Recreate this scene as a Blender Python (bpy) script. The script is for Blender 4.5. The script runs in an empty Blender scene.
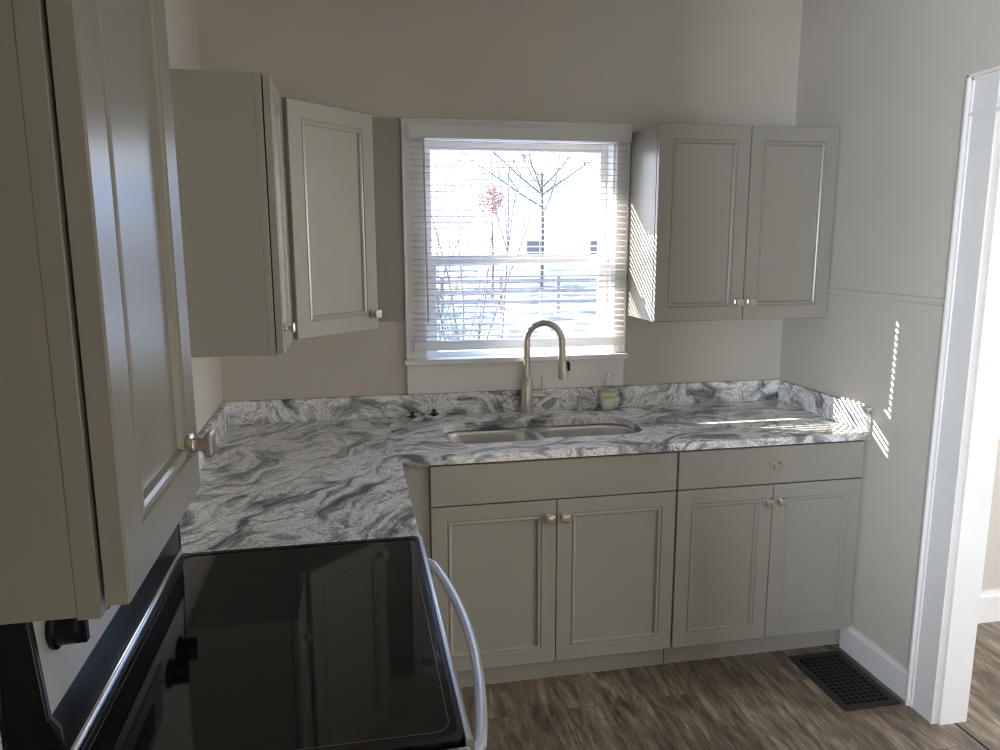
import bpy, bmesh, math, random
from mathutils import Vector, Matrix
random.seed(7)
PI = math.pi
S = bpy.context.scene
C = S.collection

# ------------------------------------------------------------------ camera
cam_d = bpy.data.cameras.new('camera')
cam = bpy.data.objects.new('camera', cam_d)
C.objects.link(cam)
S.camera = cam
YAW, PITCH, ROLL, FPX = .1945, .1739, -.0028, 754.96
fwd = Vector((math.sin(YAW)*math.cos(PITCH), math.cos(YAW)*math.cos(PITCH), -math.sin(PITCH)))
rgt = Vector((math.cos(YAW), -math.sin(YAW), 0))
upv = rgt.cross(fwd)
r2 = rgt*math.cos(ROLL)+upv*math.sin(ROLL)
u2 = upv*math.cos(ROLL)-rgt*math.sin(ROLL)
m = Matrix((r2, u2, -fwd)).transposed().to_4x4()
m.translation = (.5152, -3.1256, 1.6421)
cam.matrix_world = m
cam_d.sensor_fit = 'HORIZONTAL'
cam_d.sensor_width = 36
cam_d.lens = FPX/1000*36
cam_d.clip_start = .02
cam_d.clip_end = 400

# ------------------------------------------------------------------ light
world = bpy.data.worlds.new('sky')
S.world = world
world.use_nodes = True
wn = world.node_tree
wn.nodes.clear()
wo = wn.nodes.new('ShaderNodeOutputWorld')
wb = wn.nodes.new('ShaderNodeBackground')
wg = wn.nodes.new('ShaderNodeValToRGB')
wt = wn.nodes.new('ShaderNodeTexCoord')
ws = wn.nodes.new('ShaderNodeSeparateXYZ')
wn.links.new(wt.outputs['Generated'], ws.inputs[0])
wn.links.new(ws.outputs['Z'], wg.inputs[0])
wg.color_ramp.elements[0].position = 0
wg.color_ramp.elements[0].color = (.93, .96, 1, 1)
wg.color_ramp.elements[1].position = .45
wg.color_ramp.elements[1].color = (.30, .55, 1, 1)
wn.links.new(wg.outputs[0], wb.inputs[0])
wb.inputs[1].default_value = 4.4
wn.links.new(wb.outputs[0], wo.inputs[0])

def light(name, kind, energy, color, loc, direction, **kw):
    d = bpy.data.lights.new(name, kind)
    d.energy = energy
    d.color = color
    for k, v in kw.items():
        setattr(d, k, v)
    o = bpy.data.objects.new(name, d)
    C.objects.link(o)
    o.location = loc
    o.rotation_euler = Vector(direction).to_track_quat('-Z', 'Y').to_euler()
    return o

light('sun', 'SUN', 24, (1, .93, .82), (-12, 8, 6), (1.88, -1, -.76), angle=.006)
# added area lights standing in for daylight at unseen windows
light('added_next_room_light', 'AREA', 74, (1, .93, .85), (5.56, -2.75, 1.5), (-1, .12, -.02), shape='RECTANGLE', size=1.4, size_y=1.4)  # warm area light added in the next room, reaching in through the doorway
light('added_left_light', 'AREA', 400, (.82, .9, 1), (-2.2, -6.6, 1.45), (1, 1.1, -.0), shape='RECTANGLE', size=1.3, size_y=1.3)  # area light added outside the left wall to brighten the right wall

S.view_settings.view_transform = 'Standard'
S.view_settings.look = 'None'
S.view_settings.gamma = 1
S.view_settings.use_curve_mapping = False
S.view_settings.exposure = .22
S.cycles.use_denoising = True
world.cycles.sampling_method = 'NONE'
S.cycles.filter_width = 1.2
S.cycles.max_bounces = 10
S.cycles.diffuse_bounces = 6
S.cycles.transparent_max_bounces = 24
S.cycles.sample_clamp_indirect = 6
S.cycles.caustics_reflective = True

# ------------------------------------------------------------------ materials
class NT:
    def __init__(s, name):
        s.m = bpy.data.materials.new(name)
        s.m.use_nodes = True
        s.t = s.m.node_tree
        s.b = s.t.nodes['Principled BSDF']
    def n(s, kind, **kw):
        x = s.t.nodes.new('ShaderNode'+kind)
        for k, v in kw.items():
            if k.startswith('i_'):
                x.inputs[k[2:].replace('_', ' ')].default_value = v
            else:
                setattr(x, k, v)
        return x
    def l(s, a, b):
        s.t.links.new(a, b)
    def ramp(s, src, stops):
        r = s.n('ValToRGB')
        e = r.color_ramp.elements
        while len(e) < len(stops):
            e.new(.5)
        for k, (p, c) in enumerate(stops):
            e[k].position = p
            e[k].color = (c, c, c, 1) if isinstance(c, (int, float)) else (*c, 1)
        s.l(src, r.inputs[0])
        return r.outputs[0]
    def math(s, op, a, b=None):
        x = s.n('Math', operation=op)
        for k, v in enumerate((a, b)):
            if v is None: continue
            if isinstance(v, (int, float)): x.inputs[k].default_value = v
            else: s.l(v, x.inputs[k])
        return x.outputs[0]
    def mix(s, f, a, b, blend='MIX'):
        x = s.n('Mix', data_type='RGBA', blend_type=blend)
        for k, v in ((0, f), (6, a), (7, b)):
            if isinstance(v, (int, float)): x.inputs[k].default_value = v
            elif isinstance(v, tuple): x.inputs[k].default_value = (*v, 1)
            else: s.l(v, x.inputs[k])
        return x.outputs[2]
    def coord(s, scale=(1, 1, 1), rot=(0, 0, 0), src=None):
        mp = s.n('Mapping')
        mp.inputs['Scale'].default_value = scale
        mp.inputs['Rotation'].default_value = rot
        if src is None:
            src = s.n('TexCoord').outputs['Object']
        s.l(src, mp.inputs[0])
        return mp.outputs[0]
    def noise(s, vec, scale, detail=3, rough=.5, dist=0):
        x = s.n('TexNoise')
        x.inputs['Scale'].default_value = scale
        x.inputs['Detail'].default_value = detail
        x.inputs['Roughness'].default_value = rough
        x.inputs['Distortion'].default_value = dist
        s.l(vec, x.inputs['Vector'])
        return x
    def bump(s, h, strength, dist=.002):
        x = s.n('Bump')
        x.inputs['Strength'].default_value = strength
        x.inputs['Distance'].default_value = dist
        s.l(h, x.inputs['Height'])
        s.l(x.outputs[0], s.b.inputs['Normal'])

def plain(name, col, rough=.5, metal=0, spec=.5, var=.04, vs=6, bump=0, bs=60, coat=0):
    t = NT(name)
    v = t.coord()
    n = t.noise(v, vs, 4, .6)
    c = t.ramp(n.outputs['Fac'], [(.3, tuple(x*(1-var) for x in col)), (.7, tuple(min(1, x*(1+var)) for x in col))])
    t.l(c, t.b.inputs['Base Color'])
    t.b.inputs['Roughness'].default_value = rough
    t.b.inputs['Metallic'].default_value = metal
    t.b.inputs['Specular IOR Level'].default_value = spec
    t.b.inputs['Coat Weight'].default_value = coat
    if bump:
        t.bump(t.noise(v, bs, 3, .6).outputs['Fac'], bump)
    return t.m

def granite(name, ang, shift=0):
    t = NT(name)
    o = t.coord()
    def streak(vec, scale, da=0):
        mp = t.n('Mapping', vector_type='TEXTURE')
        mp.inputs['Location'].default_value = (shift, shift*.6, 0)
        mp.inputs['Rotation'].default_value = (0, 0, ang+da)
        mp.inputs['Scale'].default_value = tuple(1/k for k in scale)
        t.l(vec, mp.inputs[0])
        return mp.outputs[0]
    w = t.noise(streak(o, (1, 1, 1), .5), 3.0, 2, .5)
    sub = t.n('VectorMath', operation='SUBTRACT'); t.l(w.outputs['Color'], sub.inputs[0]); sub.inputs[1].default_value = (.5, .5, .5)
    sc = t.n('VectorMath', operation='SCALE'); t.l(sub.outputs[0], sc.inputs[0]); sc.inputs['Scale'].default_value = .42
    ad = t.n('VectorMath', operation='ADD'); t.l(o, ad.inputs[0]); t.l(sc.outputs[0], ad.inputs[1])
    # broad light and dark bands that swirl
    a = t.noise(streak(ad.outputs[0], (1.6, 5.4, 4)), 2.0, 5, .55, .6).outputs['Fac']
    body = t.ramp(a, [(.27, (.06, .065, .07)), (.36, (.16, .165, .175)), (.43, (.46, .465, .47)), (.49, (.82, .825, .83)), (.59, (.90, .90, .895)), (.66, (.38, .385, .395))])
    # fine streaks that follow them
    f = t.noise(streak(ad.outputs[0], (5, 36, 24)), 2.0, 6, .68, .5).outputs['Fac']
    c = t.mix(.85, body, t.ramp(f, [(.34, .40), (.45, .98), (.6, 1.15)]), 'MULTIPLY')
    # a few thin black veins
    b = t.noise(streak(ad.outputs[0], (2, 7, 5), .15), 1.3, 4, .6, .4).outputs['Fac']
    c = t.mix(.5, c, t.ramp(t.math('ABSOLUTE', t.math('SUBTRACT', b, .47)), [(.0, .16), (.010, .5), (.026, 1)]), 'MULTIPLY')
    # salt and pepper grain
    sp = t.noise(o, 240, 2, .7).outputs['Fac']
    c = t.mix(.75, c, t.ramp(sp, [(.36, .42), (.5, 1.03), (.66, 1.45)]), 'MULTIPLY')
    t.l(c, t.b.inputs['Base Color'])
    t.b.inputs['Roughness'].default_value = .11
    t.b.inputs['Specular IOR Level'].default_value = .75
    return t.m

def planks(name, tint=1.0):
    t = NT(name)
    o = t.coord((1, 1, 1), (0, 0, PI/2))
    br = t.n('TexBrick', offset=.37, offset_frequency=2)
    for k, v in (('Scale', 1), ('Mortar Size', .0006), ('Mortar Smooth', .1), ('Bias', 0), ('Brick Width', 1.22), ('Row Height', .152)):
        br.inputs[k].default_value = v
    br.inputs['Color1'].default_value = (0, 0, 0, 1)
    br.inputs['Color2'].default_value = (1, 1, 1, 1)
    br.inputs['Mortar'].default_value = (.5, .5, .5, 1)
    t.l(o, br.inputs['Vector'])
    off = t.n('VectorMath', operation='SCALE'); t.l(br.outputs['Color'], off.inputs[0]); off.inputs['Scale'].default_value = 7
    ad = t.n('VectorMath', operation='ADD'); t.l(o, ad.inputs[0]); t.l(off.outputs[0], ad.inputs[1])
    g1 = t.noise(t.coord((1.5, 8.5, 8), src=ad.outputs[0]), 2.2, 8, .66, 1.3).outputs['Fac']
    g2 = t.noise(t.coord((4, 70, 70), src=ad.outputs[0]), 2, 5, .65, .2).outputs['Fac']
    g3 = t.noise(t.coord((1.3, 3.2, 3), src=ad.outputs[0]), 3.2, 4, .62, .9).outputs['Fac']
    c = t.ramp(g1, [(.30, (.075*tint, .058*tint, .041*tint)), (.47, (.165*tint, .131*tint, .095*tint)), (.58, (.25*tint, .203*tint, .148*tint)), (.72, (.44*tint, .37*tint, .28*tint))])
    c = t.mix(.7, c, t.ramp(g2, [(.35, .55), (.55, 1.05)]), 'MULTIPLY')
    c = t.mix(.75, c, t.ramp(g3, [(.34, .4), (.62, 1.3)]), 'MULTIPLY')
    c = t.mix(.22, c, t.ramp(br.outputs['Color'], [(0, .6), (1, 1.3)]), 'MULTIPLY')
    c = t.mix(br.outputs['Fac'], c, (.03, .024, .02))
    t.l(c, t.b.inputs['Base Color'])
    t.b.inputs['Roughness'].default_value = .42
    t.bump(g2, .12, .001)
    return t.m

def patchy_snow():
    t = NT('patchy_snow')
    o = t.coord((1, .55, 1))
    n = t.noise(o, 1.1, 6, .68, .6).outputs['Fac']
    c = t.ramp(n, [(.42, (.055, .05, .05)), (.50, (.16, .17, .20)), (.56, (.62, .68, .80))])
    t.l(c, t.b.inputs['Base Color'])
    t.b.inputs['Roughness'].default_value = .85
    t.bump(n, .4, .05)
    return t.m

def brushed(name, col, rough=.3, axis=(4, 400, 400)):
    t = NT(name)
    n = t.noise(t.coord(axis), 1.5, 3, .6).outputs['Fac']
    t.l(t.ramp(n, [(.3, tuple(x*.88 for x in col)), (.7, col)]), t.b.inputs['Base Color'])
    t.b.inputs['Metallic'].default_value = 1
    t.b.inputs['Roughness'].default_value = rough
    t.l(t.ramp(n, [(.3, rough*.85), (.7, rough*1.2)]), t.b.inputs['Roughness'])
    return t.m

def glass_mat(name, tint=(1, 1, 1), gloss=.05):
    t = NT(name)
    t.t.nodes.remove(t.b)
    out = t.t.nodes['Material Output']
    tr = t.n('BsdfTransparent'); tr.inputs[0].default_value = (*tint, 1)
    gl = t.n('BsdfGlossy'); gl.inputs['Roughness'].default_value = .02
    lw = t.n('LayerWeight'); lw.inputs[0].default_value = .5
    fr = t.n('Math', operation='MULTIPLY_ADD'); fr.inputs[1].default_value = .9; fr.inputs[2].default_value = .04
    t.l(t.math('POWER', lw.outputs['Facing'], 5), fr.inputs[0])
    mx = t.n('MixShader')
    t.l(fr.outputs[0], mx.inputs[0]); t.l(tr.outputs[0], mx.inputs[1]); t.l(gl.outputs[0], mx.inputs[2])
    t.l(mx.outputs[0], out.inputs[0])
    return t.m

def translucent(name, col, amount=.25, rough=.45):
    t = NT(name)
    out = t.t.nodes['Material Output']
    t.b.inputs['Base Color'].default_value = (*col, 1)
    t.b.inputs['Roughness'].default_value = rough
    n = t.noise(t.coord(), 9, 3)
    t.l(t.ramp(n.outputs['Fac'], [(.3, tuple(x*.97 for x in col)), (.7, col)]), t.b.inputs['Base Color'])
    tl = t.n('BsdfTranslucent'); tl.inputs[0].default_value = (*col, 1)
    mx = t.n('MixShader'); mx.inputs[0].default_value = amount
    t.l(t.b.outputs[0], mx.inputs[1]); t.l(tl.outputs[0], mx.inputs[2]); t.l(mx.outputs[0], out.inputs[0])
    return t.m

M = dict(
    wall=plain('wall_paint', (.58, .548, .492), .55, var=.02, vs=3, bump=.12, bs=28),
    ceiling=plain('ceiling_paint', (.75, .74, .72), .8),
    white=plain('white_trim_paint', (.80, .79, .775), .38, var=.02, bump=.05, bs=25),
    cab=plain('greige_cabinet_paint', (.335, .318, .277), .24, var=.015, vs=4),
    granite=granite('granite', .22), granite_left=granite('granite_left_slab', .95, 1.7), granite_up=granite('granite_upstand', .6, 3.1), floor=planks('floor_planks', 1.22), floor2=planks('floor_planks_light', 1.4),
    nickel=brushed('brushed_nickel', (.62, .58, .52), .3),
    steel=brushed('stainless_steel', (.60, .60, .61), .3, (300, 3, 300)),
    sink=brushed('sink_steel', (.78, .755, .72), .36, (5, 200, 5)),
    chrome=plain('chrome', (.75, .76, .78), .12, 1, var=.01),
    handle=plain('handle_satin_metal', (.66, .67, .73), .42, .55, var=.02),
    black=plain('black_enamel', (.008, .008, .009), .25, var=.1, spec=.3),
    bglass=plain('black_ceramic_glass', (.006, .006, .007), .05, var=.05),
    ringm=plain('printed_ring', (.016, .016, .017), .1),
    linem=plain('printed_line', (.13, .13, .135), .2),
    silver=plain('silver_panel', (.72, .71, .69), .35, .25),
    grey=plain('grey_overlay', (.33, .36, .42), .3, .3),
    printm=plain('dark_print', (.12, .13, .16), .4),
    rubber=plain('black_rubber', (.012, .012, .012), .45),
    vent=plain('dark_vent_metal', (.030, .027, .025), .45, .3),
    hole=plain('duct_black', (.004, .004, .004), .9),
    glass=glass_mat('window_glass'),
    slat=translucent('blind_white', (.88, .875, .87), .3),
    cord=plain('cord_white', (.85, .85, .84), .7),
    wand=plain('wand_clear_grey', (.45, .44, .43), .2),
    pump=plain('pump_white', (.85, .85, .83), .35),
    clearp=glass_mat('clear_plastic', (.93, .95, .93)),
    soap=translucent('soap_liquid', (.86, .87, .80), .4, .2),
    label=plain('label_cream', (.80, .77, .60), .5),
    labely=plain('label_yellow', (.72, .60, .22), .5),
    snow=patchy_snow(),
    bark=plain('bark', (.10, .08, .07), .9, var=.3, vs=8),
    hedge=plain('dead_leaves', (.26, .17, .11), .9, var=.4, vs=4),
    red_leaf=plain('red_leaves', (.42, .13, .09), .8),
    siding=plain('white_siding', (.80, .80, .79), .7),
    roof=plain('snowy_roof', (.80, .83, .90), .8),
    hpane=plain('dark_pane', (.05, .06, .08), .1),
    wood=plain('weathered_wood', (.22, .19, .17), .8, var=.2),
)

# ------------------------------------------------------------------ mesh helpers
def NB():
    return bmesh.new()

def box(bm, x0, x1, y0, y1, z0, z1):
    v = [bm.verts.new((x, y, z)) for x in (x0, x1) for y in (y0, y1) for z in (z0, z1)]
    for f in ((0, 1, 3, 2), (4, 6, 7, 5), (0, 4, 5, 1), (2, 3, 7, 6), (0, 2, 6, 4), (1, 5, 7, 3)):
        bm.faces.new([v[i] for i in f])

def prism(bm, pts, axis, a, b):
    """closed polygon pts extruded along axis from a to b"""
    def p3(p, t):
        if axis == 'z': return (p[0], p[1], t)
        if axis == 'y': return (p[0], t, p[1])
        return (t, p[0], p[1])
    A = [bm.verts.new(p3(p, a)) for p in pts]
    B = [bm.verts.new(p3(p, b)) for p in pts]
    n = len(pts)
    bm.faces.new(A); bm.faces.new(B)
    for i in range(n):
        bm.faces.new((A[i], A[(i+1) % n], B[(i+1) % n], B[i]))

def lathe(bm, prof, seg=24, at=(0, 0, 0), M4=None):
    """prof: list of (r, z); closed with end caps"""
    rings = []
    for r, z in prof:
        ring = []
        for k in range(seg):
            p = Vector((r*math.cos(2*PI*k/seg), r*math.sin(2*PI*k/seg), z))
            if M4: p = M4 @ p
            ring.append(bm.verts.new(p+Vector(at)))
        rings.append(ring)
    for a, b in zip(rings, rings[1:]):
        for k in range(seg):
            bm.faces.new((a[k], a[(k+1) % seg], b[(k+1) % seg], b[k]))
    bm.faces.new(rings[0]); bm.faces.new(rings[-1])

def tube(bm, path, rad, seg=12):
    path = [Vector(p) for p in path]
    n = len(path)
    rads = rad if isinstance(rad, (list, tuple)) else [rad]*n
    t0 = (path[1]-path[0]).normalized()
    ref = Vector((0, 0, 1)) if abs(t0.z) < .9 else Vector((1, 0, 0))
    u = t0.cross(ref).normalized()
    rings = []
    for i, p in enumerate(path):
        t = (path[min(i+1, n-1)]-path[max(i-1, 0)]).normalized()
        u = (u-t*u.dot(t)).normalized()
        w = t.cross(u)
        rings.append([bm.verts.new(p+(u*math.cos(2*PI*k/seg)+w*math.sin(2*PI*k/seg))*rads[i]) for k in range(seg)])
    for a, b in zip(rings, rings[1:]):
        for k in range(seg):
            bm.faces.new((a[k], a[(k+1) % seg], b[(k+1) % seg], b[k]))
    bm.faces.new(rings[0]); bm.faces.new(rings[-1])

def rrect(x0, x1, y0, y1, r, n=6):
    pts = []
    for cx, cy, a in ((x1-r, y1-r, 0), (x0+r, y1-r, PI/2), (x0+r, y0+r, PI), (x1-r, y0+r, 1.5*PI)):
        for k in range(n+1):
            t = a+PI/2*k/n
            pts.append((cx+r*math.cos(t), cy+r*math.sin(t)))
    return pts

def loft(bm, loops, cap0=True, cap1=True):
    R = [[bm.verts.new(p) for p in L] for L in loops]
    n = len(R[0])
    for a, b in zip(R, R[1:]):
        for k in range(n):
            bm.faces.new((a[k], a[(k+1) % n], b[(k+1) % n], b[k]))
    if cap0: bm.faces.new(R[0])
    if cap1: bm.faces.new(R[-1])

def slab_with_holes(bm, outer, holes, z0, z1):
    """flat slab (outer outline with holes), filled by triangulation"""
    edges = []
    for L in [outer]+holes:
        vs = [bm.verts.new((x, y, z1)) for x, y in L]
        for k in range(len(vs)):
            edges.append(bm.edges.new((vs[k], vs[(k+1) % len(vs)])))
    g = bmesh.ops.triangle_fill(bm, use_beauty=True, use_dissolve=False, edges=edges)
    faces = [f for f in g['geom'] if isinstance(f, bmesh.types.BMFace)]
    ex = bmesh.ops.extrude_face_region(bm, geom=faces)
    vs = [v for v in ex['geom'] if isinstance(v, bmesh.types.BMVert)]
    bmesh.ops.translate(bm, verts=vs, vec=(0, 0, z0-z1))
    # keep both caps
    return

def obj(name, bm, mat, parent=None, bevel=0, smooth=False, seg=2, loc=None, rot=None):
    bmesh.ops.recalc_face_normals(bm, faces=bm.faces)
    me = bpy.data.meshes.new(name)
    bm.to_mesh(me)
    bm.free()
    me.materials.append(mat)
    o = bpy.data.objects.new(name, me)
    C.objects.link(o)
    if parent: o.parent = parent
    if loc: o.location = loc
    if rot: o.rotation_euler = rot
    if bevel:
        b = o.modifiers.new('bevel', 'BEVEL')
        b.width = bevel
        b.segments = seg
        b.limit_method = 'ANGLE'
        b.angle_limit = math.radians(40)
        b.use_clamp_overlap = True
    if smooth or bevel:
        for p in me.polygons: p.use_smooth = True
        try: me.set_sharp_from_angle(angle=math.radians(38))
        except Exception: pass
    return o

def tag(o, label, cat, group=None):
    o['label'] = label
    o['category'] = cat
    if group: o['group'] = group
    return o

def thing(name, label, cat, loc=(0, 0, 0), rotz=0, group=None):
    o = bpy.data.objects.new(name, None)
    o.empty_display_size = .1
    C.objects.link(o)
    o.location = loc
    o.rotation_euler = (0, 0, rotz)
    return tag(o, label, cat, group)

def struct(name, bm, mat, parent=None, **kw):
    o = obj(name, bm, mat, parent, **kw)
    if not parent: o['kind'] = 'structure'
    return o

def struct_root(name):
    o = bpy.data.objects.new(name, None)
    o.empty_display_size = .1
    C.objects.link(o)
    o['kind'] = 'structure'
    return o

def bx(name, dims, mat, parent=None, bevel=0, st=False, **kw):
    bm = NB(); box(bm, *dims)
    return struct(name, bm, mat, parent, bevel=bevel, **kw) if st else obj(name, bm, mat, parent, bevel=bevel, **kw)

# ------------------------------------------------------------------ room shell
W = 2.45           # right wall plane
ZC = .922          # worktop top
H = 2.75
YB = -5.5          # wall behind the camera
DY0, DY1, DZ = -1.095, -1.965, 2.03     # doorway in the right wall
WX0, WX1, WZ0, WZ1 = .815, 1.632, 1.135, 2.06   # window opening in the back wall

bx('floor', (-.12, 2.51, YB-.1, .12, -.05, 0), M['floor'], st=True)
bm = NB(); box(bm, 2.514, 5.5, YB-.1, .0, -.05, 0); struct('floor_next_room', bm, M['floor2'])
bx('trim_3', (2.509, 2.5155, -1.965, -1.095, -.04, .0006), M['hole'], st=True)
bx('ceiling', (-.12, 5.5, YB-.1, .12, H, H+.08), M['ceiling'], st=True)
bm = NB()
box(bm, -.12, 0, YB, -4.65, 0, H); box(bm, -.12, 0, -3.55, 0, 0, H); box(bm, -.12, 0, -4.65, -3.55, 0, .75); box(bm, -.12, 0, -4.65, -3.55, 2.25, H)
struct('wall_left', bm, M['wall'])
bm = NB()
box(bm, -.12, WX0, 0, .12, 0, H); box(bm, WX1, W+.106, 0, .12, 0, H)
box(bm, WX0, WX1, 0, .12, 0, WZ0); box(bm, WX0, WX1, 0, .12, WZ1, H)
struct('wall_back', bm, M['wall'])
bm = NB()
box(bm, W, W+.106, DY0, 0, 0, H); box(bm, W, W+.106, DY1, DY0, DZ, H); box(bm, W, W+.106, YB, DY1, 0, H)
struct('wall_right', bm, M['wall'])
bx('wall_left_light_block', (0.0005, .36, -2.98, -2.795, 0, H), M['wall'], st=True)  # unseen wall stub, added to keep light off the near cabinet's side
# wall behind the camera
bx('wall_front', (-.12, 5.5, YB-.1, YB, 0, H), M['wall'], st=True)
# next room
OX0, OX1, OZ0, OZ1 = 3.17, 4.05, .96, 2.05
OY = -.515
bm = NB()
box(bm, W+.106, OX0, OY, OY+.12, 0, H); box(bm, OX1, 5.5, OY, OY+.12, 0, H)
box(bm, OX0, OX1, OY, OY+.12, 0, OZ0); box(bm, OX0, OX1, OY, OY+.12, OZ1, H)
struct('wall_next_room', bm, M['wall'])
bm = NB()
box(bm, 5.5, 5.6, YB, -3.5, 0, H); box(bm, 5.5, 5.6, -2.0, OY+.12, 0, H)
box(bm, 5.5, 5.6, -3.5, -2.0, 0, .75); box(bm, 5.5, 5.6, -3.5, -2.0, 2.25, H)
struct('wall_far', bm, M['wall'])

# baseboards
def baseboard(name, pts_x, pts_y, along, side):
    bm = NB()
    prof = [(0, 0), (.016, 0), (.016, .098), (.011, .104), (.009, .112), (0, .114)]
    if along == 'y':
        prism(bm, [(pts_x-side*a, b) for a, b in prof], 'y', *pts_y)
    else:
        prism(bm, [(pts_y-side*a, b) for a, b in prof], 'x', *pts_x)
    return struct(name, bm, M['white'])
baseboard('baseboard_right', W, (-.981, -.585), 'y', 1)
baseboard('baseboard_right_near', W, (YB, -2.12), 'y', 1)
bm = NB(); prism(bm, [(OY-a, b) for a, b in ((0, 0), (.018, 0), (.018, .12), (.012, .128), (.009, .14), (0, .143))], 'x', W+.112, 5.5)
struct('baseboard_next_room', bm, M['white'])

# ledge along the right wall
bm = NB(); prism(bm, [(W, 1.428), (W-.006, 1.432), (W-.009, 1.442), (W-.006, 1.452), (W, 1.455)], 'y', -.981, -.002)
struct('trim_1', bm, M['wall'])

# doorway casing on the right wall
door = struct_root('door_1')
def casing_leg(y_out, y_in, z1, name):
    s = 1 if y_in > y_out else -1
    prof = [(W, y_out), (W-.030, y_out), (W-.032, y_out+s*.003), (W-.032, y_out+s*.010), (W-.022, y_out+s*.013), (W-.022, y_out+s*.020), (W-.018, y_out+s*.024), (W-.020, y_in-s*.012),
            (W-.024, y_in-s*.010), (W-.024, y_in), (W, y_in)]
    bm = NB(); prism(bm, prof, 'z', 0, z1)
    obj(name, bm, M['white'], door)
casing_leg(-.981, DY0-.006, 2.15, 'casing')
casing_leg(-2.108, DY1+.006, 2.15, 'casing')
bm = NB()
zt_, zi_ = 2.152, DZ-.006
prism(bm, [(W, zt_), (W-.030, zt_), (W-.032, zt_-.003), (W-.032, zt_-.010), (W-.022, zt_-.013), (W-.022, zt_-.020), (W-.0175, zt_-.024), (W-.0195, zi_+.012), (W-.0235, zi_+.010), (W-.0235, zi_), (W, zi_)], 'y', -2.107, -.982)
obj('head_casing', bm, M['white'], door)
bx('jamb', (W+.001, W+.108, DY0-.016, DY0, 0, DZ), M['white'], door)
bx('jamb', (W+.001, W+.108, DY1, DY1+.016, 0, DZ), M['white'], door)
bx('head_jamb', (W+.001, W+.108, DY1+.016, DY0-.016, DZ-.016, DZ), M['white'], door)

# ------------------------------------------------------------------ window
def sash(name, x0, x1, z0, z1, y, stile, top, bot, parent, t=.028):
    bm = NB()
    box(bm, x0, x0+stile, y, y+t, z0, z1); box(bm, x1-stile, x1, y, y+t, z0, z1)
    box(bm, x0+stile, x1-stile, y, y+t, z1-top, z1); box(bm, x0+stile, x1-stile, y, y+t, z0, z0+bot)
    s = obj(name, bm, M['white'], parent, bevel=.002)
    bx('pane', (x0+stile-.004, x1-stile+.004, y+t/2-.002, y+t/2+.002, z0+bot-.004, z1-top+.004), M['glass'], s)
    return s
win = struct_root('window_1')
bm = NB()
box(bm, .734, WX0+.004, -.018, 0, 1.165, 2.12); box(bm, WX1-.004, 1.684, -.018, 0, 1.165, 2.12)
box(bm, WX0+.004, WX1-.004, -.018, 0, WZ1-.01, 2.12)
obj('casing', bm, M['white'], win, bevel=.003)
bm = NB(); box(bm, .732, .742, -.026, -.018, 1.165, 2.125); box(bm, 1.676, 1.686, -.026, -.018, 1.165, 2.125); box(bm, .742, 1.676, -.026, -.018, 2.115, 2.125)
obj('casing_bead', bm, M['white'], win, bevel=.003)
bm = NB(); prism(bm, [(.06, 1.14), (.06, 1.163), (-.047, 1.165), (-.052, 1.158), (-.052, 1.148), (-.047, 1.142), (-.03, 1.14)], 'x', .725, 1.69)
for v in bm.verts:
    if v.co.y > -.001: v.co.x = min(max(v.co.x, WX0+.001), WX1-.001)
bm.free()
bm = NB()
box(bm, .722, 1.690, -.052, -.0005, 1.143, 1.165); box(bm, WX0+.001, WX1-.001, -.0005, .12, 1.138, 1.163)
obj('stool', bm, M['white'], win, bevel=.004)
bx('apron', (.734, 1.684, -.0185, -.0005, 1.0175, 1.143), M['white'], win, bevel=.003)
bm = NB()
box(bm, WX0-.0, WX0+.012, .001, .119, 1.163, WZ1); box(bm, WX1-.012, WX1, .001, .119, 1.163, WZ1); box(bm, WX0+.012, WX1-.012, .001, .119, WZ1-.012, WZ1)
obj('jamb', bm, M['white'], win)
bx('drip_cap', (WX0-.12, WX1+.12, .1205, .30, 2.07, 2.10), M['white'], win)
sash('upper_sash', WX0+.012, WX1-.012, 1.548, WZ1-.012, .078, .030, .030, .034, win)
sash('lower_sash', WX0+.012, WX1-.012, 1.163, 1.59, .040, .042, .036, .022, win)
bm = NB(); box(bm, 1.20, 1.26, .026, .040, 1.578, 1.592); obj('sash_lock', bm, M['white'], win, bevel=.003)

# blind: hangs over the casing
BX0, BX1 = .762, 1.672
blind = thing('venetian_blind', 'white venetian blind with open slats hanging over the window above the sink', 'blind', (1.217, -.035, 1.2))
def bl(x0, x1, y0, y1, z0, z1): return (x0-1.217, x1-1.217, y0+.035, y1+.035, z0-1.2, z1-1.2)
bm = NB(); box(bm, *bl(BX0, BX1, -.056, -.022, 2.052, 2.09)); obj('headrail', bm, M['slat'], blind, bevel=.003)
bm = NB(); box(bm, *bl(BX0-.004, BX1+.004, -.061, -.0575, 2.046, 2.094)); obj('valance', bm, M['slat'], blind, bevel=.0015)
bm = NB()
prism(bm, [(-.014, .003), (.012, .003), (.014, .007), (.014, .038), (.010, .042), (-.012, .042), (-.015, .038), (-.015, .007)], 'x', BX0-1.217, BX1-1.217)
for v in bm.verts: v.co.z += .0
obj('bottom_rail', bm, M['slat'], blind, bevel=.002)
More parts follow.
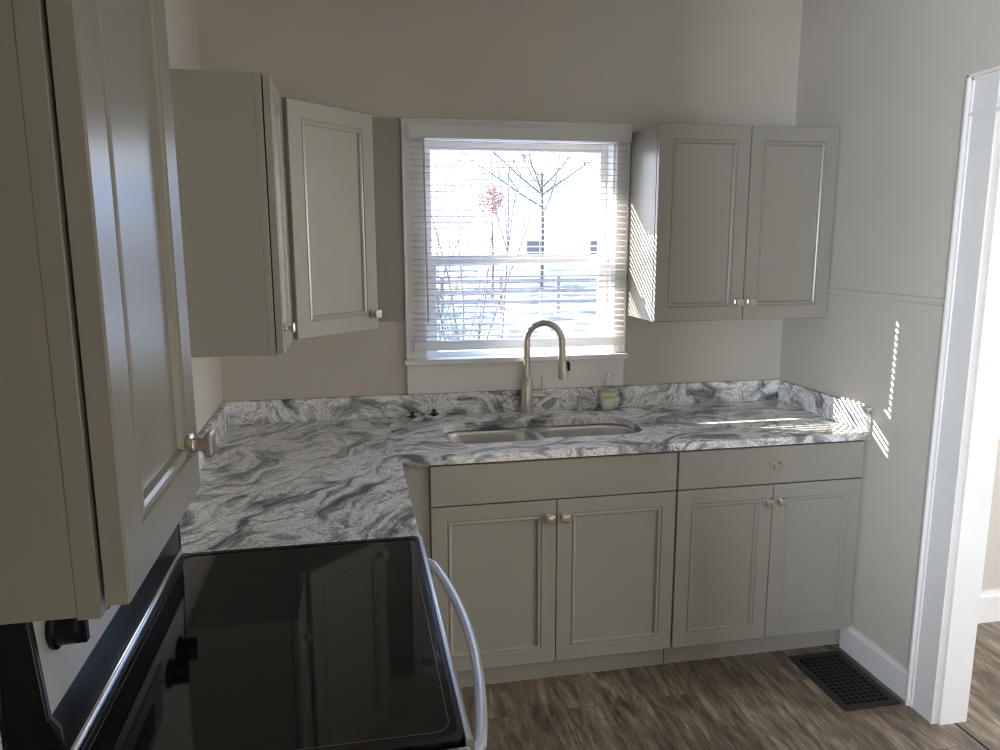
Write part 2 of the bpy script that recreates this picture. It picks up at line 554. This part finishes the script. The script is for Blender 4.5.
# slats
zs0, zs1, pitch = 1.260, 2.046, .0243
bm = NB()
prof = []
tilt = math.radians(11)
for k in range(7):
    u = -.0125+.025*k/6
    zc = .0016*(1-(u/.0125)**2)
    prof.append((u*math.cos(tilt)-0*zc, u*math.sin(tilt)+zc))
poly = prof+[(a, b-.0006) for a, b in reversed(prof)]
prism(bm, poly, 'x', BX0+.004-1.217, BX1-.004-1.217)
slat0 = obj('slat', bm, M['slat'], blind, smooth=True)
ns = int((zs1-zs0)/pitch)+1
slat0.location = (0, 0, zs0-1.2)
for k in range(1, ns):
    s = slat0.copy(); C.objects.link(s); s.parent = blind
    s.location = (random.uniform(-.0012, .0012), 0, zs0-1.2+k*pitch)
for x in (.868, 1.297, 1.624):
    bm = NB()
    for dy in (-.0135, .0135): tube(bm, [(x-1.217, dy, .02), (x-1.217, dy, .86)], .0009, 6)
    obj('ladder_cord', bm, M['cord'], blind)
bm = NB(); tube(bm, [(.816-1.217, -.0275, .85), (.817-1.217, -.028, .6), (.822-1.217, -.028, .12)], .0042, 6)
obj('tilt_wand', bm, M['wand'], blind)

# next room's window
nw = struct_root('window_2')
bm = NB()
box(bm, OX0-.085, OX0, OY-.02, OY-.001, OZ0-.02, OZ1+.09); box(bm, OX1, OX1+.085, OY-.02, OY-.001, OZ0-.02, OZ1+.09); box(bm, OX0, OX1, OY-.02, OY-.001, OZ1, OZ1+.09)
obj('casing', bm, M['white'], nw, bevel=.002)
bx('stool', (OX0-.1, OX1+.1, OY-.05, OY-.001, OZ0-.045, OZ0-.02), M['white'], nw, bevel=.003)
bx('apron', (OX0-.08, OX1+.08, OY-.02, OY-.001, OZ0-.13, OZ0-.045), M['white'], nw, bevel=.002)
sash('sash', OX0+.001, OX1-.001, OZ0+.001, OZ1-.001, OY+.05, .045, .04, .05, nw)
# unseen windows added for the lights, behind the camera and in the far wall
for nm in ('window_added_left', 'window_added_far'):
    r = struct_root(nm)
    bm = NB()
    if nm == 'window_added_left':
        for a in ((-4.73, -4.65, .67, 2.33), (-3.55, -3.47, .67, 2.33), (-4.65, -3.55, 2.25, 2.33), (-4.65, -3.55, .67, .75)):
            box(bm, .001, .02, a[0], a[1], a[2], a[3])
    else:
        for a in ((-3.58, -3.5, .67, 2.33), (-2.0, -1.92, .67, 2.33), (-3.5, -2.0, 2.25, 2.33), (-3.5, -2.0, .67, .75)):
            box(bm, 5.48, 5.499, a[0], a[1], a[2], a[3])
    obj('casing', bm, M['white'], r)

# ------------------------------------------------------------------ cabinets
ZB, ZT = 1.3305, 2.0879
def rect_loop(w, h, ins, y):
    return [(ins, y, ins), (w-ins, y, ins), (w-ins, y, h-ins), (ins, y, h-ins)]

def make_knob(parent, x, y, z):
    """square mushroom knob, stem along -y"""
    bm = NB()
    prof = [(.011, 0), (.011, .004), (.0075, .006), (.006, .012), (.0075, .017), (.0125, .0205), (.0135, .023), (.0135, .026), (.0115, .0285), (.004, .0295)]
    loops = []
    for r, d in prof:
        r *= 1.12
        loops.append([(a, -d*1.05, b) for a, b in rrect(-r, r, -r, r, r*.28, 3)])
    loft(bm, loops)
    return obj('knob', bm, M['nickel'], parent, smooth=True, loc=(x, y, z))

def make_door(name, parent, w, h, loc, rotz=0, knob=None, flat=False):
    """door in its own frame: x to the right, front towards -y, hinge side at the origin"""
    t = .020
    bm = NB()
    if flat:
        loft(bm, [rect_loop(w, h, .0, 0), rect_loop(w, h, 0, -t+.0025), rect_loop(w, h, .0025, -t)])
        d = obj(name, bm, M['cab'], parent, loc=loc, rot=(0, 0, rotz))
    else:
        loops = [(0, 0), (0, -t+.002), (.002, -t), (.053, -t), (.055, -t+.003), (.0575, -t+.0035), (.060, -t+.0005), (.065, -t-.0005), (.069, -t+.002), (.072, -t+.008), (.0735, -t+.0095)]
        loft(bm, [rect_loop(w, h, a, b) for a, b in loops], cap1=False)
        d = obj(name, bm, M['cab'], parent, loc=loc, rot=(0, 0, rotz))
        bm = NB()
        box(bm, .0725, w-.0725, -t+.0085, -.001, .0725, h-.0725)
        obj('panel', bm, M['cab'], d)
    if knob: make_knob(d, knob[0], -t, knob[1])
    return d

def shell(bm, w, d, z0, z1, t=.016, top=True, front=True, fw=.038):
    """hollow cabinet box, x 0..w, y 0..-d"""
    box(bm, 0, t, -d, -.002, z0, z1); box(bm, w-t, w, -d, -.002, z0, z1)
    box(bm, t, w-t, -d, -.002, z0, z0+t)
    if top: box(bm, t, w-t, -d, -.002, z1-t, z1)
    box(bm, t, w-t, -t-.002, -.002, z0+t, z1-(t if top else 0))

def wall_cabinet(label, loc, rotz, w, doors, depth=.302, group='wall cabinets', drop=0):
    h = ZT-ZB
    r = thing('wall_cabinet', label, 'cabinet', loc, rotz, group)
    bm = NB(); shell(bm, w, depth-.019, -drop, h); obj('carcass', bm, M['cab'], r)
    bm = NB(); f = .038
    d0, d1 = -depth, -(depth-.019)
    box(bm, 0, f, d0, d1, -.003-drop, h); box(bm, w-f, w, d0, d1, -.003-drop, h); box(bm, f, w-f, d0, d1, -.003-drop, f); box(bm, f, w-f, d0, d1, h-f, h)
    obj('face_frame', bm, M['cab'], r, bevel=.001)
    for x0, x1, kx in doors:
        make_door('door', r, x1-x0, h-.004, (x0, -depth-.004, .001), 0, (kx-x0, .072))
    return r
wu = W-.004-1.6865
wall_cabinet('grey two-door wall cabinet at the right of the window, sun stripes on its side', (1.6865, 0, ZB), 0, wu,
             [(.001, wu/2-.0015, wu/2-.028), (wu/2+.0015, wu-.001, wu/2+.028)])
wall_cabinet('grey narrow wall cabinet on the left wall, its broad side facing the room', (0, -.935, ZB), PI/2, .325, [(.003, .318, .03)])
wall_cabinet('dark near wall cabinet at the left edge, seen along its door', (0, -2.462, ZB), PI/2, .328, [(.003, .328, .272)], depth=.293, drop=.006)

# diagonal corner cabinet
h = ZT-ZB
cc = thing('corner_cabinet', 'grey diagonal corner wall cabinet left of the window with one door', 'cabinet', (0, 0, ZB))
bm = NB()
prism(bm, [(.002, -.002), (.612, -.002), (.612, -.297), (.314, -.606), (.002, -.606)], 'z', 0, h)
obj('carcass', bm, M['cab'], cc, bevel=.001)
dv = Vector((.614-.343, -.3266+.6015, 0)); L = dv.length; ang = math.atan2(dv.y, dv.x)
nrm = Vector((-dv.y, dv.x, 0)).normalized()
p0 = Vector((.343, -.6015, .001))+nrm*.020+Vector((0, 0, 0))
make_door('door', cc, L-.002, h-.004, p0, ang, (L-.030, .056))
bx('filler_panel', (.6125, .7305, -.014, -.002, -.006, h+.037), M['cab'], cc, bevel=.001)

# base cabinets on the back wall
ZF = .8826
def base_cabinet(label, x0, x1, doors, drawer, knob_on_drawer, z_drawer, name='base_cabinet'):
    w = x1-x0
    r = thing(name, label, 'cabinet', (x0, 0, 0), 0, 'base cabinets')
    D = .605
    bm = NB(); shell(bm, w, D-.019, .102, ZF+.004, top=False); obj('carcass', bm, M['cab'], r)
    bm = NB(); f = .038; a, b = -D, -(D-.019)
    box(bm, 0, f, a, b, .102, ZF+.004); box(bm, w-f, w, a, b, .102, ZF+.004); box(bm, f, w-f, a, b, .102, .14); box(bm, f, w-f, a, b, ZF-.02, ZF+.004)
    box(bm, f, w-f, a, b, z_drawer-.02, z_drawer+.02); box(bm, w/2-.02, w/2+.02, a, b, .14, z_drawer-.02)
    obj('face_frame', bm, M['cab'], r)
    bx('toe_kick', (0, w, -.562, -.546, 0, .102), M['cab'], r)
    d = make_door('drawer_front', r, w-.004, ZF-z_drawer-.003, (.002, -D-.0035, z_drawer+.003), flat=True)
    if knob_on_drawer: make_knob(d, w/2, -.02, (ZF-z_drawer)/2)
    for xa, xb, kx in doors:
        hd = z_drawer-.1044-.001
        make_door('door', r, xb-xa, hd, (xa, -D-.0035, .1044), 0, (kx-xa, hd-.064))
    return r
mid = 1.2135
sinkcab = base_cabinet('grey sink base cabinet with a plain false front over two doors', .7591, 1.6725,
             [(.002, mid-.7591-.0015, mid-.7591-.027), (mid-.7591+.0015, .9113, mid-.7591+.027)], True, False, .7345)
x0 = 1.6755; w2 = W-.006-x0; m2 = 2.0655-x0
base_cabinet('grey base cabinet at the right wall with one knobbed drawer over two doors', x0, W-.006,
             [(.002, m2-.0015, m2-.027), (m2+.0015, w2-.002, m2+.027)], True, True, .7345)
bx('corner_filler', (.645, .758, -.616, -.600, 0.0, ZF+.004), M['cab'])
tag(bpy.data.objects['corner_filler'], 'narrow grey filler strip between the sink cabinet and the left worktop', 'filler strip')

# base cabinets along the left wall (under the worktops)
def left_base(label, y0, y1):
    r = thing('base_cabinet', label, 'cabinet', (0, y0, 0), PI/2, 'base cabinets')
    w = y1-y0
    bm = NB(); shell(bm, w, .586, .102, ZF+.004, top=False); obj('carcass', bm, M['cab'], r)
    bx('toe_kick', (0, w, -.556, -.54, 0, .102), M['cab'], r)
    d = make_door('drawer_front', r, w-.006, ZF-.7345-.003, (.003, -.588, .7375), flat=True); make_knob(d, w/2, -.02, .07)
    make_door('door', r, w-.006, .628, (.003, -.588, .1044), 0, (.03, .56))
    return r
left_base('grey base cabinet under the left worktop, between the range and the corner', -1.338, -.66)
left_base('grey base cabinet under the near worktop, this side of the range', -2.78, -2.152)

# ------------------------------------------------------------------ worktops
ZW0 = .893
XL = .662
def arc_pts(cx, cy, r, a0, a1, n=7):
    return [(cx+r*math.cos(a0+(a1-a0)*k/n), cy+r*math.sin(a0+(a1-a0)*k/n)) for k in range(n+1)]
# sink cut-out: two rounded bowls side by side, the left one a little deeper
SX0, SXM, SX1, SYB = .850, 1.225, 1.620, -.180
SYL, SYR = -.500, -.478
cut = (arc_pts(SX0+.09, SYL+.09, .09, PI, 1.5*PI) + arc_pts(SXM-.07, SYL+.05, .05, 1.5*PI, 1.5*PI+1.0, 4)
       + arc_pts(SXM+.075, SYR+.045, .045, 1.5*PI-.9, 1.5*PI, 4) + arc_pts(SX1-.09, SYR+.09, .09, 1.5*PI, 2*PI)
       + arc_pts(SX1-.09, SYB-.09, .09, 0, PI/2) + arc_pts(SX0+.09, SYB-.09, .09, PI/2, PI))
outer = [(XL-.012, -.002), (XL-.012, -.6449), (W-.002, -.6449), (W-.002, -.002)]
bm = NB()
slab_with_holes(bm, outer, [cut], ZW0, ZC)
wt_ = obj('worktop', bm, M['granite'], bevel=.0009)
tag(wt_, 'grey veined granite worktop with a sink cut-out along the back wall', 'worktop')
bm = NB(); prism(bm, [(.002, -.002), (.002, -1.343), (XL, -1.343), (XL, -.6455), (XL-.0122, -.6455), (XL-.0122, -.002)], 'z', ZW0, ZC)
tag(obj('worktop', bm, M['granite_left'], bevel=.0009), 'swirled grey granite worktop along the left wall between range and corner', 'worktop')
bm = NB(); box(bm, .002, XL, -2.79, -2.1465, ZW0, ZC)
tag(obj('worktop', bm, M['granite'], bevel=.004), 'small piece of grey granite worktop on the near side of the range, bottom edge', 'worktop')
ZS = 1.0165
bm = NB(); box(bm, .003, W-.003, -.0215, -.002, ZC, ZS)
tag(obj('backsplash', bm, M['granite_up'], bevel=.002), 'long low granite upstand on the back wall behind sink and faucet', 'backsplash')
bm = NB(); box(bm, .002, .0215, -1.343, -.022, ZC, ZS)
tag(obj('backsplash', bm, M['granite_up'], bevel=.002), 'low granite upstand on the left wall behind the left worktop', 'backsplash')
bm = NB(); box(bm, W-.0215, W-.002, -.6449, -.022, ZC, ZS)
tag(obj('backsplash', bm, M['granite_up'], bevel=.002), 'low granite upstand on the right wall, striped by sunlight', 'backsplash')

# ------------------------------------------------------------------ sink
sink = thing('double_sink', 'stainless steel double-bowl sink set under the granite below the window', 'sink', (0, 0, 0))
def bowl(x0, x1, y0, y1, depth, r):
    bm = NB()
    zt = ZW0-.0022
    loops = []
    for ins, z, rr in ((0, zt, r), (.003, zt-.02, r), (.008, zt-depth+.05, r), (.018, zt-depth+.02, r), (.036, zt-depth+.006, r*.8), (.06, zt-depth, r*.6)):
        loops.append([(a, b, z) for a, b in rrect(x0+ins, x1-ins, y0+ins, y1-ins, rr, 8)])
    loft(bm, loops, cap0=False)
    o = obj('bowl', bm, M['sink'], sink, smooth=True)
    s = o.modifiers.new('thick', 'SOLIDIFY'); s.thickness = .0012; s.offset = 1
    cx, cy = (x0+x1)/2, (y0+y1)/2+.03
    bm = NB(); lathe(bm, [(.045, 0), (.045, .003), (.035, .0035), (.030, .001), (.004, .001)], 24, (cx, cy, zt-depth+.0004))
    obj('drain', bm, M['chrome'], o, smooth=True)
    return (x0, x1, y0, y1, r)
b1 = bowl(SX0-.006, SXM-.012, SYL-.006, SYB+.006, .20, .095)
b2 = bowl(SXM+.014, SX1+.006, SYR-.006, SYB+.006, .18, .095)
bm = NB()
slab_with_holes(bm, rrect(SX0-.03, SX1+.03, SYL-.03, SYB+.03, .1, 8), [rrect(b[0], b[1], b[2], b[3], b[4], 8) for b in (b1, b2)], ZW0-.0022, ZW0-.0008)
obj('rim', bm, M['sink'], sink)

# faucet
fx, fy = 1.231, -.076
fa = thing('kitchen_faucet', 'tall brushed nickel gooseneck faucet standing behind the sink', 'faucet', (fx, fy, ZC))
bm = NB(); lathe(bm, [(.030, 0), (.030, .004), (.0265, .007), (.0255, .06), (.025, .148), (.022, .153), (.0165, .157), (.015, .162)], 28)
obj('body', bm, M['nickel'], fa, smooth=True)
dr = Vector((.135, -.055, 0)); R = dr.length/2; du = dr.normalized()
zc = .318
path = [(0, 0, .155), (0, 0, .24), (0, 0, zc-.02)]
path += [tuple(du*(R-R*math.cos(a))+Vector((0, 0, zc+R*math.sin(a)))) for a in [PI*k/16 for k in range(0, 17)]]
path += [tuple(Vector(path[-1])+Vector((.001, 0, -.025)))]
path += [tuple(Vector(path[-1])+Vector((.002, 0, -.035)))]
bm = NB(); tube(bm, path, .0152, 16); obj('neck', bm, M['nickel'], fa, smooth=True)
e = Vector(path[-1]); tdir = (e-Vector(path[-2])).normalized()
bm = NB()
def along(k): return e+tdir*k
tube(bm, [along(-.004), along(.008), along(.012), along(.04), along(.085), along(.098), along(.1)], [.0165, .0165, .018, .0195, .0225, .022, .018], 20)
sh = obj('spray_head', bm, M['nickel'], fa, smooth=True)
bm = NB(); q = along(.045)+Vector((.019, -.008, .0)); tube(bm, [q+Vector((0, 0, .02)), q+Vector((.004, -.001, .005)), q+Vector((.006, -.002, -.02))], [.005, .007, .005], 8)
obj('spray_button', bm, M['rubber'], sh, smooth=True)
bm = NB(); tube(bm, [(.015, -.004, .082), (.058, -.008, .082), (.074, -.009, .082), (.076, -.009, .082)], [.0125, .0125, .0125, .009], 16)
hd = obj('handle', bm, M['nickel'], fa, smooth=True)
bm = NB(); tube(bm, [(.065, -.008, .086), (.0655, -.008, .13), (.065, -.008, .168)], [.006, .0055, .005], 10)
obj('lever', bm, M['nickel'], hd, smooth=True)

# little dispenser / air gap to the right of the faucet
dp = thing('soap_dispenser', 'small nickel built-in soap dispenser between faucet and soap bottle', 'soap dispenser', (1.466, -.072, ZC))
dp.scale = (1.1, 1.1, 1.15)
bm = NB(); lathe(bm, [(.017, 0), (.017, .004), (.0115, .007), (.0105, .045), (.012, .047), (.012, .060), (.008, .063)], 20); obj('post', bm, M['nickel'], dp, smooth=True)
bm = NB(); tube(bm, [(.0, 0, .056), (.02, -.012, .058), (.034, -.022, .05), (.037, -.024, .044)], [.010, .009, .008, .007], 10); obj('spout', bm, M['nickel'], dp, smooth=True)

# soap bottle
sb = thing('soap_bottle', 'clear plastic hand soap bottle with white pump, right of the sink', 'soap bottle', (1.594, -.064, ZC))
sb.scale = (1.12, 1.12, 1.14)
def oval(rx, ry, z, n=24): return [(rx*math.cos(2*PI*k/n), ry*math.sin(2*PI*k/n), z) for k in range(n)]
prof = [(.026, .018, 0), (.029, .020, .004), (.029, .020, .02), (.033, .0215, .045), (.0365, .023, .065), (.035, .022, .078), (.026, .018, .090), (.016, .014, .099), (.012, .012, .103), (.012, .012, .108)]
bm = NB(); loft(bm, [oval(a, b, z) for a, b, z in prof]); obj('bottle', bm, M['clearp'], sb, smooth=True)
bm = NB(); loft(bm, [oval(a-.0018, b-.0018, max(z, .0018)) for a, b, z in prof[:5]]+[oval(.034, .0205, .068)]); obj('liquid_soap', bm, M['soap'], sb, smooth=True)
def front_patch(z0, z1, half, grow):
    bm = NB()
    cols = []
    def rad(z):
        for (a, b, za), (c, d, zb) in zip(prof, prof[1:]):
            if za <= z <= zb:
                f = (z-za)/max(zb-za, 1e-6); return a+(c-a)*f, b+(d-b)*f
        return prof[-1][:2]
    for k in range(9):
        t = -PI/2+half*(k/4-1)
        row = []
        for j in range(6):
            z = z0+(z1-z0)*j/5
            rx, ry = rad(z)
            row.append(bm.verts.new(((rx+grow)*math.cos(t), (ry+grow)*math.sin(t), z)))
        cols.append(row)
    for a, b in zip(cols, cols[1:]):
        for j in range(5): bm.faces.new((a[j], b[j], b[j+1], a[j+1]))
    return bm
lb = obj('label', front_patch(.018, .066, .85, .0007), M['label'], sb, smooth=True)
obj('label_band', front_patch(.046, .060, .6, .0012), M['labely'], lb, smooth=True)
bm = NB(); lathe(bm, [(.0135, .104), (.0135, .114), (.0095, .118), (.006, .121), (.0042, .122), (.0042, .136), (.009, .138), (.0095, .144), (.006, .146)], 18)
tube(bm, [(0, 0, .1415), (.018, -.006, .1425), (.026, -.009, .140), (.028, -.0095, .136)], [.005, .0045, .004, .0035], 8)
obj('pump', bm, M['pump'], sb, smooth=True)

# two sink strainers standing on the worktop
def strainer(x, y, label, a):
    r = thing('sink_strainer', label, 'sink strainer', (x, y, ZC), a, 'chrome sink strainers')
    r.scale = (1.1, 1.1, 1.2)
    bm = NB(); lathe(bm, [(.026, 0), (.030, .006), (.041, .009), (.042, .012), (.039, .0145), (.028, .0175), (.010, .018)], 28); obj('basket', bm, M['chrome'], r, smooth=True)
    bm = NB(); lathe(bm, [(.017, .0165), (.017, .0195), (.014, .021), (.006, .022), (.0055, .027), (.009, .029), (.009, .033), (.005, .035)], 20); obj('stopper', bm, M['rubber'], r, smooth=True)
strainer(.745, -.115, 'chrome sink strainer with black stopper, further from the sink', 0)
strainer(.836, -.085, 'chrome sink strainer with black stopper, nearer the sink', .4)

# ------------------------------------------------------------------ range
RY0, RY1 = -2.142, -1.348
rg = thing('electric_range', 'black glass-top electric range with stainless front between the worktops', 'range', (0, 0, 0))
bx('body', (.062, .640, RY0+.004, RY1-.004, .03, .905), M['black'], rg, bevel=.003)
bm = NB()
slab_with_holes(bm, rrect(.070, .656, RY0, RY1, .014, 5), [rrect(.116, .648, RY0+.014, RY1-.014, .020, 5)], .905, .9285)
ck = obj('cooktop_frame', bm, M['black'], rg, bevel=.003)
bm = NB(); prism(bm, rrect(.1162, .6478, RY0+.0142, RY1-.0142, .0198, 5), 'z', .906, .9262)
ct = obj('cooktop_glass', bm, M['bglass'], rg)
def flat_ring(bm, outer, inner, z0, z1): slab_with_holes(bm, outer, [inner], z0, z1)
bm = NB(); flat_ring(bm, rrect(.1225, .6385, RY0+.027, RY1-.020, .024, 6), rrect(.124, .637, RY0+.0285, RY1-.0215, .0225, 6), .9261, .92645)
obj('printed_border', bm, M['linem'], ct)
def circ(cx, cy, r, n=48): return [(cx+r*math.cos(2*PI*k/n), cy+r*math.sin(2*PI*k/n)) for k in range(n)]
for cx, cy, r in ((.50, -1.95, .115), (.50, -1.55, .09), (.25, -1.95, .09), (.25, -1.55, .115)):
    bm = NB(); flat_ring(bm, circ(cx, cy, r), circ(cx, cy, r-.002), .9261, .92635); obj('burner_ring', bm, M['ringm'], ct)
bm = NB(); prism(bm, [(.6565, .900), (.668, .902), (.670, .910), (.668, .925), (.664, .9295), (.6565, .9295)], 'y', RY0+.001, RY1-.001)
obj('front_trim', bm, M['steel'], rg, bevel=.0015)
od = bx('oven_door', (.641, .668, RY0+.006, RY1-.006, .205, .895), M['steel'], rg, bevel=.004)
bx('oven_window', (.6675, .670, RY0+.13, RY1-.13, .36, .70), M['bglass'], od)
n = 20
pth = []
for k in range(n+1):
    f = k/n
    y = -2.105+(.765)*f
    pth.append((.680+.047*math.sin(PI*f)**.8 if 0 < f < 1 else .672, y, .862-.004*math.sin(PI*f)))
pth[0] = (.669, pth[0][1]+.002, .862); pth[-1] = (.669, pth[-1][1]-.002, .862)
bm = NB(); tube(bm, pth, [.009]+[.0105]*(n-1)+[.009], 14); obj('handle', bm, M['handle'], od, smooth=True)
dw = bx('storage_drawer', (.641, .666, RY0+.006, RY1-.006, .04, .195), M['steel'], rg, bevel=.004)
# backguard
bm = NB()
prism(bm, [(.060, .906), (.060, 1.215), (.082, 1.220), (.092, 1.212), (.104, 1.022), (.1065, .990), (.1065, .906)], 'y', RY0+.014, RY1-.014)
bg = obj('backguard', bm, M['black'], rg, bevel=.002)
for ya, yb in ((RY0, RY0+.0138), (RY1-.0138, RY1)):
    k = 1 if ya < -1.7 else 0          # the near cap flares out at its foot
    bm = NB(); prism(bm, [(.058, .930), (.058, 1.218), (.084, 1.226), (.098, 1.216), (.106+.005*k, 1.035), (.107+.015*k, 1.018), (.108+.016*k, .985), (.1075+.0105*k, .930)], 'y', ya, yb)
    obj('end_cap', bm, M['black'], bg, bevel=.003)
def face_x(z): return .104-(z-1.022)*(.012/.19)
def face_panel(y0, y1, z0, z1, t):
    bm = NB()
    prism(bm, [(face_x(z0)+.0002, z0), (face_x(z0)+t, z0), (face_x(z1)+t, z1), (face_x(z1)+.0002, z1)], 'y', y0, y1)
    return bm
fp = obj('control_panel', face_panel(RY0+.0142, RY1-.0142, 1.026, 1.205, .0022), M['silver'], bg)
ov = obj('display_overlay', face_panel(-1.90, -1.59, 1.06, 1.19, .006), M['grey'], bg)
obj('display', face_panel(-1.83, -1.66, 1.10, 1.165, .0066), M['bglass'], ov)
for y in (-2.065, -1.97, -1.52, -1.425):
    bm = NB()
    mt = Matrix.Rotation(PI/2, 4, 'Y')
    lathe(bm, [(.031, 0), (.031, .006), (.026, .009), (.025, .032), (.021, .036), (.006, .0365)], 24, (0, 0, 0), mt)
    k = obj('control_knob', bm, M['black'], bg, smooth=True, loc=(face_x(1.125)+.0024, y, 1.125))
    bm = NB(); box(bm, .012, .042, -.007, .007, -.025, .025); obj('grip', bm, M['black'], k, bevel=.002)
bm = NB(); prism(bm, [(.1066, .9287), (.1066, .946), (.1095, .945), (.1125, .940), (.1125, .9287)], 'y', RY0+.0145, RY1-.0145)
obj('rear_trim', bm, M['chrome'], rg, bevel=.002)

# ------------------------------------------------------------------ floor register
vt = thing('floor_register', 'dark metal floor register with a square grid, lying beside the baseboard', 'floor vent', (2.296, -.797, 0))
vx, vy = .114, .182
bm = NB(); slab_with_holes(bm, rrect(-vx, vx, -vy, vy, .004, 2), [rrect(-vx+.028, vx-.028, -vy+.028, vy-.028, .002, 2)], .0004, .005)
obj('frame', bm, M['vent'], vt, bevel=.0012)
bm = NB()
for k in range(1, 7):
    x = -vx+.028+(2*vx-.056)*k/7
    box(bm, x-.0025, x+.0025, -vy+.027, vy-.027, .0012, .0045)
for k in range(1, 14):
    y = -vy+.028+(2*vy-.056)*k/14
    box(bm, -vx+.027, vx-.027, y-.003, y+.003, .0010, .0043)
obj('grille', bm, M['vent'], vt)
bm = NB(); box(bm, -vx+.026, vx-.026, -vy+.026, vy-.026, .0002, .0008)  # flat black sheet, the shade inside the duct put into its colour
obj('duct_shade_sheet', bm, M['hole'], vt)

# ------------------------------------------------------------------ outside
GZ = -.75
bm = NB(); box(bm, -60, 60, .6, 120, GZ-.2, GZ); struct('ground_outside', bm, M['snow'])

def branchy(bm, p, d, length, rad, depth, rnd):
    n = 4
    pts = [Vector(p)]
    dd = Vector(d).normalized()
    for k in range(n):
        dd = (dd+Vector((rnd.uniform(-.18, .18), rnd.uniform(-.18, .18), rnd.uniform(-.06, .14)))).normalized()
        pts.append(pts[-1]+dd*length/n)
    rr = [rad*(1-.6*k/n) for k in range(n+1)]
    tube(bm, pts, rr, 5)
    if depth > 0:
        for k in range(rnd.choice((2, 3, 3))):
            i = rnd.randint(1, n)
            nd = (dd+Vector((rnd.uniform(-.8, .8), rnd.uniform(-.8, .8), rnd.uniform(-.1, .6)))).normalized()
            branchy(bm, pts[i], nd, length*rnd.uniform(.45, .7), rr[i]*.7, depth-1, rnd)

def shrub(name, label, cat, x, y, n, hgt, rad, seed, group=None, spread=.35, depth=2, mat='bark'):
    rnd = random.Random(seed)
    bm = NB()
    for k in range(n):
        a = rnd.uniform(0, 2*PI)
        d = (math.cos(a)*spread, math.sin(a)*spread, 1)
        branchy(bm, (math.cos(a)*.1, math.sin(a)*.1, -.03), d, hgt*rnd.uniform(.6, .9), rad, depth, rnd)
    o = obj(name, bm, M[mat])
    o.location = (x, y, GZ)
    return tag(o, label, cat, group)
shrub('bare_shrub', 'tall bare leafless shrub just outside the window at the left', 'shrub', 1.42, 4.4, 12, 3.9, .015, 3, spread=.2)
def tree(x, y, hgt, seed, label):
    rnd = random.Random(seed)
    r = thing('bare_tree', label, 'tree', (x, y, GZ), 0, 'trees outside the window')
    bm = NB(); tube(bm, [(0, 0, -.05), (.05, 0, hgt*.25), (.0, .05, hgt*.5)], [.10, .075, .05], 10); obj('trunk', bm, M['bark'], r, smooth=True)
    bm = NB()
    for k in range(8):
        a = rnd.uniform(0, 2*PI)
        branchy(bm, (0, .03, hgt*rnd.uniform(.3, .5)), (math.cos(a), math.sin(a), .6), hgt*.42, .045, 3, rnd)
    obj('branches', bm, M['bark'], r)
tree(9.2, 31, 11, 11, 'bare winter tree with wide branches beyond the snow, seen through the window')
def house(name, label, x, y, w, d, hh, wall, rz):
    r = thing(name, label, 'house', (x, y, GZ), rz, 'houses outside the window')
    bm = NB(); box(bm, -w/2, w/2, 0, d, -.05, hh); obj('walls', bm, M[wall], r)
    bm = NB(); prism(bm, [(-.3, hh), (d/2, hh+d*.33), (d+.3, hh), (d/2, hh-.02)], 'x', -w/2-.3, w/2+.3); obj('roof', bm, M['roof'], r)
    for k in range(3 if wall == 'siding' else 0):
        xx = -w/2+w*(k+.5)/3
        wf = bx('window', (xx-.5, xx+.5, -.06, .01, 1.2, 2.6), M['siding'], r)
        bx('pane', (xx-.42, xx+.42, -.075, -.055, 1.28, 2.52), M['hpane'], wf)
rl = thing('red_leaf_tree', 'small tree still holding red leaves, seen through the left half of the window', 'tree', (6.7, 30, GZ), 0, 'trees outside the window')
bm = NB(); tube(bm, [(0, 0, -.05), (.05, 0, 1.6), (0, .05, 3.6)], [.07, .05, .03], 8); obj('trunk', bm, M['bark'], rl, smooth=True)
rnd = random.Random(5); bm = NB()
for k in range(420):
    d = Vector((rnd.gauss(0, 1), rnd.gauss(0, 1), rnd.gauss(0, 1))).normalized()*(rnd.random()**.4)
    c = Vector((d.x*.62, d.y*.62, 4.2+d.z*.72)); a = Vector((rnd.uniform(-1, 1), rnd.uniform(-1, 1), rnd.uniform(-1, 1))).normalized()*.07
    b = a.cross(Vector((rnd.uniform(-1, 1), rnd.uniform(-1, 1), rnd.uniform(-1, 1)))).normalized()*.05
    bm.faces.new([bm.verts.new(c+v) for v in (a, b, -a, -b)])
obj('foliage', bm, M['red_leaf'], rl)
house('house', 'pale house with dark windows far outside, behind the bare tree', 14.2, 38, 11, 8, 3.6, 'siding', .0)
# low hedge of dead leaves across the snow
for k, (x, y) in enumerate(((2.6, 8.2), (3.6, 9.6), (4.9, 8.8), (5.4, 12.5))):
    shrub('low_bush', ('low brown bush in the snow, nearest the bare shrub', 'low brown bush in the snow, second from the left', 'low brown bush in the snow, third from the left', 'low brown bush in the snow, rightmost and farthest')[k], 'bush', x, y, 16, .75, .010, 40+k, 'bushes in the snow', 1.2, 2, 'hedge')
# fence at the far side of the snow
fe = thing('garden_fence', 'weathered wooden rail fence across the snow outside the window', 'fence', (5.5, 22, GZ))
for k in range(9):
    bx('post', (-8+2*k-.06, -8+2*k+.06, -.06, .06, -.05, 1.25), M['wood'], fe)
for z in (.35, .7, 1.05):
    bx('rail', (-8.1, 8.1, -.1, -.06, z, z+.12), M['wood'], fe)
